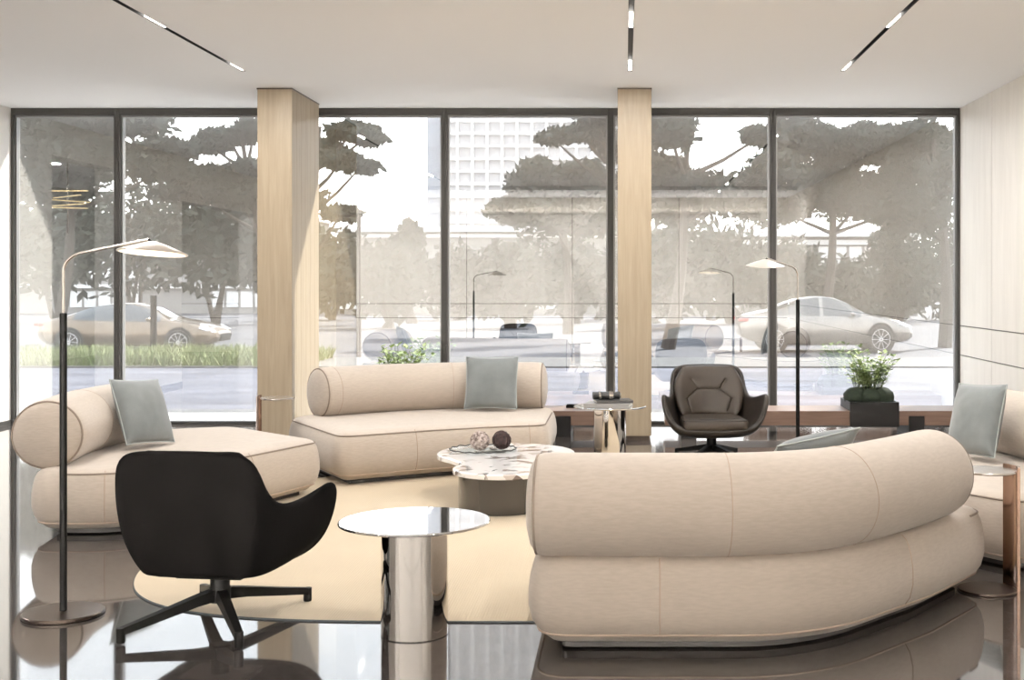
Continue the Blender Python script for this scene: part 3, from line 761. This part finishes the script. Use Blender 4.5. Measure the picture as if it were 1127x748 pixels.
def make_car(label, paint):
    th = thing('car', label, 'car', (0,0,0), 0)
    S = [(-2.42,.50,.80,.84,.66,.50),(-2.36,.40,.86,.92,.80,.62),(-2.15,.30,.90,.98,.89,.70),(-1.7,.24,.93,1.06,.93,.68),(-1.25,.20,.94,1.22,.95,.62),(-.8,.19,.93,1.34,.95,.60),(-.3,.19,.92,1.40,.95,.59),(.15,.19,.91,1.39,.95,.59),(.55,.19,.90,1.28,.95,.60),(.9,.19,.89,1.10,.95,.64),(1.2,.20,.88,.97,.95,.72),(1.6,.22,.83,.90,.94,.74),(2.0,.25,.75,.83,.91,.70),(2.3,.30,.64,.73,.83,.62),(2.43,.38,.56,.64,.70,.50),(2.47,.44,.52,.56,.55,.40)]
    def sec(s):
        x, zb, zl, zt, w, wr = s
        h = [(w*.86,zb),(w*.97,zb+.08),(w,zb+(zl-zb)*.45),(w*.985,zl-.06),(w*.94,zl),((w*.94+wr)/2+.03,(zl+zt)/2+.01),(wr,zt-.035),(wr*.6,zt-.005),(0,zt)]
        return [Vector((x,y,z)) for y,z in h] + [Vector((x,-y,z)) for y,z in h[-2::-1]]
    st = []
    for a, b in zip(S, S[1:]):
        for k in range(4): st.append(tuple(p+(q-p)*k/4 for p, q in zip(a, b)))
    st.append(S[-1]); secs = [sec(s) for s in st]
    bm = new(); rings = [[bm.verts.new(p) for p in s] for s in secs]; n = len(rings[0])
    for A, B in zip(rings, rings[1:]):
        for k in range(n): bm.faces.new((A[k],A[(k+1)%n],B[(k+1)%n],B[k]))
    bm.faces.new(rings[0][::-1]); bm.faces.new(rings[-1])
    body = link('body', bm, paint, th, True, 50)
    # side windows and screens : tinted glass set 4 mm proud of the cabin skin
    def patch(nm, i0, i1, ks):
        bm = new(); g = []
        for i in range(i0, i1+1):
            cen = Vector((secs[i][0].x, 0, .8)); g.append([bm.verts.new(secs[i][k] + (secs[i][k]-cen).normalized()*.006) for k in ks])
        for A, B in zip(g, g[1:]):
            for k in range(len(ks)-1): bm.faces.new((A[k],A[k+1],B[k+1],B[k]))
        link(nm, bm, M['car_glass'], th)
    patch('side_window', 15, 25, (4,5,6)); patch('side_window', 26, 37, (4,5,6)); patch('side_window', 15, 25, (12,11,10)); patch('side_window', 26, 37, (12,11,10))
    patch('windscreen', 31, 39, (7,8,9)); patch('rear_screen', 12, 19, (7,8,9))
    for sx in (-1.45, 1.50):
        for sy in (-1, 1):
            bm = new(); tube(bm, [(sx,sy*.955,.36),(sx,sy*.963,.36)], .395, 40); link('wheel_arch', bm, M['tyre'], th)
            bm = new(); tube(bm, [(sx,sy*.76,.34),(sx,sy*.79,.34),(sx,sy*.95,.34),(sx,sy*.975,.34)], [.31,.34,.34,.32], 40); wl = link('wheel', bm, M['tyre'], th)
            bm = new(); tube(bm, [(sx+.245*math.cos(2*PI*k/32), sy*.975, .34+.245*math.sin(2*PI*k/32)) for k in range(32)], .014, 6, True)
            for k in range(10):
                a = 2*PI*k/10; tube(bm, [(sx,sy*.978,.34),(sx+.245*math.cos(a), sy*.978, .34+.245*math.sin(a))], .014, 6)
            tube(bm, [(sx,sy*.97,.34),(sx,sy*.99,.34)], .05, 16); link('rim', bm, M['rim'], wl)
    for sy in (-1, 1):
        bm = new(); g = [Vector((2.02,sy*.885,.71)),Vector((2.36,sy*.70,.60)),Vector((2.40,sy*.64,.655)),Vector((2.08,sy*.845,.775))]
        f1 = [bm.verts.new(p+Vector((.02,sy*.03,0))) for p in g]; f2 = [bm.verts.new(p-Vector((.04,sy*.04,0))) for p in g]
        bm.faces.new(f1); bm.faces.new(f2[::-1])
        for k in range(4): bm.faces.new((f1[k],f1[(k+1)%4],f2[(k+1)%4],f2[k]))
        link('headlight', bm, M['headlight'], th)
        bm = new(); box(bm, -2.44,-2.15, sy*.80-.07, sy*.80+.07, .78, .86, bev=.02); link('tail_light', bm, M['tail'], th)
        bm = new(); s_ = bmesh.ops.create_icosphere(bm, subdivisions=2, radius=.1)
        for v in s_['verts']: v.co = Vector((v.co.x*.8, v.co.y*1.1, v.co.z*.6)) + Vector((.72, sy*1.02, .96))
        link('wing_mirror', bm, paint, th)
    bm = new(); box(bm, 2.36, 2.49, -.42, .42, .36, .56, bev=.02); link('grille', bm, M['black'], th)
    return th
car = make_car('champagne coloured car parked beyond the grass in the leftmost panes', M['car_paint'])
car.location = ((150-PX)*35/F, 35, -.45)
car2 = make_car('silver car parked beyond the paving behind the right hand plant', M['car_silver'])
car2.location = (5.6, 36, -.45); car2.scale = (1,1,1.12)

# bollard and street lamp
bm = new(); lathe(bm, [(0,-.45),(.075,-.45),(.075,1.18),(.07,1.2),(0,1.2)], 0, 0, 16); o = link('bollard', bm, M['black_metal']); p = at(169, 350, 30); o.location = (p.x, 30, 0)
tag(o, 'dark slim bollard post in front of the champagne car', 'bollard')
th = thing('street_lamp', 'thin dark street lamp post behind the pane right of the wide column', 'street lamp', (at(395, 300, 28).x, 28, -.45))
bm = new(); lathe(bm, [(0,0),(.08,0),(.06,.3),(.045,3.4),(0,3.4)], 0, 0, 12); link('post', bm, M['black_metal'], th)
bm = new(); box(bm, -.45, .08, -.07, .07, 3.4, 3.46, bev=.01); link('lamp_head', bm, M['black_metal'], th)

# trees : pines with flat layered clumps, and rounder broadleaf trees
def leaf_cloud(bm, c, rx, ry, rz, n, size, rnd, mi=0):
    for k in range(n):
        while True:
            u = Vector((rnd.uniform(-1,1), rnd.uniform(-1,1), rnd.uniform(-1,1)))
            if u.length <= 1: break
        u *= 1 + .5*noise.noise(u*2.2 + c)
        p = c + Vector((u.x*rx, u.y*ry, u.z*rz))
        a = Vector((rnd.gauss(0,1), rnd.gauss(0,1), rnd.gauss(0,1))).normalized(); b = a.orthogonal().normalized()
        s = size*rnd.uniform(.6,1.3)
        bm.faces.new((bm.verts.new(p+a*s), bm.verts.new(p+b*s*.45), bm.verts.new(p-a*s), bm.verts.new(p-b*s*.45))).material_index = mi
def tree(name, label, Y, trunk_px, clumps, foliage, dens=1., size=.2, group='trees across the street'):
    rnd = random.Random(trunk_px*7+int(Y)); base = Vector(((trunk_px-PX)*Y/F, Y, -.45))
    th = thing(name, label, 'tree', base, 0, group)
    bf, bt = new(), new(); zt = 0
    cs = []
    for (x, y, rx, ry) in clumps:
        q = at(x, y, Y) - base; q.y = rnd.uniform(-1.6, 1.6); a, b = rx*Y/F, ry*Y/F
        leaf_cloud(bf, q, a, max(.9, a*.8), b, int(dens*(500+ 900*a*b)), size, rnd); cs.append(q); zt = max(zt, q.z)
    top = Vector((sum(c.x for c in cs)/len(cs)*.6, 0, zt))
    tr = [Vector((0,0,0)).lerp(top, t) + Vector((.12*math.sin(5*t), .1*math.cos(4*t)-.1, 0)) for t in [k/10 for k in range(11)]]
    tube(bt, tr, [.22*(1-.75*k/10) for k in range(11)], 8)
    for c in cs:
        t = max(.15, min(.9, c.z/zt-.12)); s = tr[int(t*10)]
        tube(bt, [s, s.lerp(c, .5)+Vector((0,0,-.08)), c], [.08,.055,.02], 6)
    link('trunk', bt, M['bark'], th); link('foliage', bf, foliage, th, False)['kind'] = 'stuff'
    return th
tree('pine_tree', 'dark pine over the champagne car, seen through the leftmost panes', 40, 60, [(50,150,60,22),(100,135,50,18),(160,138,40,16),(165,160,35,12),(110,175,60,20),(170,185,40,14),(60,200,60,25)], M['pine'])
tree('pine_tree', 'pine with flat branches left of the wide oak column', 44, 300, [(240,146,36,9),(225,158,22,8),(280,140,18,8),(245,195,45,12),(280,186,20,8),(215,212,50,14),(270,215,40,14)], M['pine'], 1.3, .17)
tree('pine_tree', 'pine whose branch tips show right of the wide oak column', 42, 330, [(380,140,32,10),(400,150,22,7),(385,180,26,9),(405,186,20,7),(378,235,20,8),(340,160,30,14),(340,220,30,14)], M['pine'], 1.3, .17)
tree('pine_tree', 'pine with a flat branch before the white tower', 42, 690, [(640,150,36,9),(660,136,24,8),(610,156,18,5),(690,160,35,16),(700,200,35,16)], M['pine'], 1.4, .17)
tree('broadleaf_tree', 'rounded tree rising in front of the white tower', 48, 625, [(600,205,38,24),(640,205,34,26),(570,232,36,16),(610,235,55,22),(655,235,40,24),(590,182,18,10)], M['bush'], 1., .2)
tree('pine_tree', 'pine right of the narrow oak column with a sky gap', 37, 735, [(735,150,30,20),(728,190,34,22),(765,205,40,18),(745,225,45,18),(810,215,50,22),(838,150,24,9),(845,190,30,16)], M['pine'], 1.2, .18)
tree('pine_tree', 'large dense pine behind the rightmost pane', 46.5, 905, [(880,150,40,24),(925,165,40,22),(960,145,35,14),(990,180,40,28),(900,205,50,26),(950,215,60,28),(1010,220,50,30),(860,225,40,22)], M['pine'], 1.3, .18)
tree('pine_tree', 'pine by the panelled wall side of the rightmost pane', 38, 1040, [(1020,150,40,20),(1050,190,40,30),(1000,235,40,20)], M['pine'], 1.2, .18)
# understorey : separate shrubs in front of the low buildings
shr = [(-25,265,75,60),(60,265,75,60),(150,258,75,60),(235,262,70,60),(300,275,60,50),(365,300,45,45),(430,305,46,42),(452,262,12,16),(505,310,40,40),(565,308,52,42),(630,305,35,40),(690,310,40,45),(745,295,50,55),(805,300,50,50),(870,310,45,48),(925,325,40,40),(985,300,45,55),(1045,300,50,60)]
for k, (x, y, rx, ry) in enumerate(shr):
    Y = (54,60,66)[k % 3]; b = Vector(((x-PX)*Y/F, Y, -.45)); rd = random.Random(k)
    th = thing('shrub', 'dense dark shrub among the planting beyond the street', 'shrub', b, 0, 'shrubs beyond the street')
    bf = new(); bt = new(); c = at(x, y, Y) - b
    leaf_cloud(bf, c, rx*Y/F, 1.6, ry*Y/F, 1500, .30, rd); link('foliage', bf, M['bush'], th, False)['kind'] = 'stuff'
    for q in range(4): tube(bt, [(rd.uniform(-.3,.3),0,0),(rd.uniform(-.6,.6),0,c.z*.5),(c.x+rd.uniform(-.8,.8),rd.uniform(-.3,.3),c.z)], [.12,.09,.04], 6)
    link('trunk', bt, M['bark'], th)

# white gridded tower
Yt = 150; x0, x1 = (487-PX)*Yt/F, (700-PX)*Yt/F
th = thing('tower_block', 'white gridded office tower behind the trees', 'building', ((x0+x1)/2, Yt, -.45)); hw = (x1-x0)/2; ht = 62
bm = new(); box(bm, -hw, hw, .3, 20, 0, ht); link('window_wall', bm, M['tower_glass'], th, False)
bm = new(); nx = 13
for k in range(nx+1):
    x = -hw + 2*hw*k/nx; box(bm, x-.16, x+.16, -.15, .3, 0, ht)
for k in range(int(ht/1.5)):
    z = 1.5*k; box(bm, -hw, hw, -.02, .3, z, z+.30)
link('facade_grid', bm, M['tower_frame'], th, False)
bm = new(); box(bm, -hw-1.9, -hw-.02, .6, 22, 0, ht); 
for k in range(20): box(bm, -hw-1.9, -hw-.02, .5, .6, k*3, k*3+.3)
link('side_wing', bm, M['tower_side'], th, False)
# low white buildings with lattice facades
def low_building(label, px0, px1, Y, py_top, floors):
    a, b = (px0-PX)*Y/F, (px1-PX)*Y/F; h = at(0, py_top, Y).z + .45; hw = (b-a)/2
    th = thing('low_building', label, 'building', ((a+b)/2, Y, -.45), 0, 'low buildings across the street')
    bm = new(); box(bm, -hw, hw, 0, 8, 0, h-.3); link('wall', bm, M['low_wall'], th, False)
    bm = new(); box(bm, -hw-.4, hw+.4, -.8, 8.4, h-.3, h); link('roof', bm, M['low_white'], th, False)
    bm = new(); fh = (h-.3)/floors
    for f in range(floors): box(bm, -hw, hw, -.35, 0, f*fh+fh*.8, f*fh+fh*.92)
    link('floor_band', bm, M['low_white'], th, False)
    bm = new(); n = int(hw*2/.9)
    for k in range(n):
        x = -hw + (k+.5)*.9
        if (k // 5) % 2 == 0:
            box(bm, x-.36, x+.36, -.1, 0, fh*1.12, fh*1.42); box(bm, x-.36, x+.36, -.1, 0, fh*1.47, fh*1.76); box(bm, x-.36, x+.36, -.1, 0, fh*.2, fh*.7)
    link('lattice_panel', bm, M['low_white'], th, False)
low_building('long low white building below the tower', 372, 720, 78, 250, 3)
low_building('low white building with brick-like panels behind the right pines', 730, 1010, 74, 255, 2)
low_building('low grey building behind the car and the left pines', -80, 330, 80, 235, 3)

# ------------------------------------------------------------------ light : sky, sun, camera
w = bpy.data.worlds.new('sky'); sc.world = w; w.use_nodes = True; nt = w.node_tree
bg = nt.nodes['Background']; tc = nt.nodes.new('ShaderNodeTexCoord'); sx = nt.nodes.new('ShaderNodeSeparateXYZ'); rp = nt.nodes.new('ShaderNodeValToRGB')
nt.links.new(tc.outputs['Generated'], sx.inputs[0]); nt.links.new(sx.outputs['Z'], rp.inputs['Fac']); nt.links.new(rp.outputs['Color'], bg.inputs['Color'])
e = rp.color_ramp.elements; e[0].position = 0; e[0].color = (1,.985,.97,1); e[1].position = .5; e[1].color = (.80,.89,1,1)
bg.inputs["Strength"].default_value = 6
s = bpy.data.lights.new('sun', 'SUN'); s.energy = 22; s.angle = math.radians(1.5); s.color = (1,.95,.87)
so = bpy.data.objects.new('sun', s); COL.objects.link(so)
d = Vector((-.50, -.58, -.667)); so.rotation_euler = d.to_track_quat('-Z', 'Y').to_euler()

cam = bpy.data.cameras.new('camera'); co = bpy.data.objects.new('camera', cam); COL.objects.link(co); sc.camera = co
co.location = (0, 0, CH); co.rotation_euler = (PI/2, 0, 0)
cam.sensor_fit = 'HORIZONTAL'; cam.sensor_width = 36; cam.lens = F/1127*36
cam.shift_x = -(PX-563.5)/1127; cam.shift_y = -(374-PY)/1127
cam.clip_start = .05; cam.clip_end = 800

sc.view_settings.view_transform = 'Standard'; sc.view_settings.look = 'None'; sc.view_settings.gamma = 1; sc.view_settings.use_curve_mapping = False
sc.view_settings.exposure = 0
cy_ = sc.cycles
cy_.use_denoising = True; cy_.max_bounces = 10; cy_.diffuse_bounces = 5; cy_.glossy_bounces = 6; cy_.transparent_max_bounces = 24; cy_.transmission_bounces = 6
cy_.sample_clamp_indirect = 6; cy_.caustics_reflective = True; cy_.caustics_refractive = False
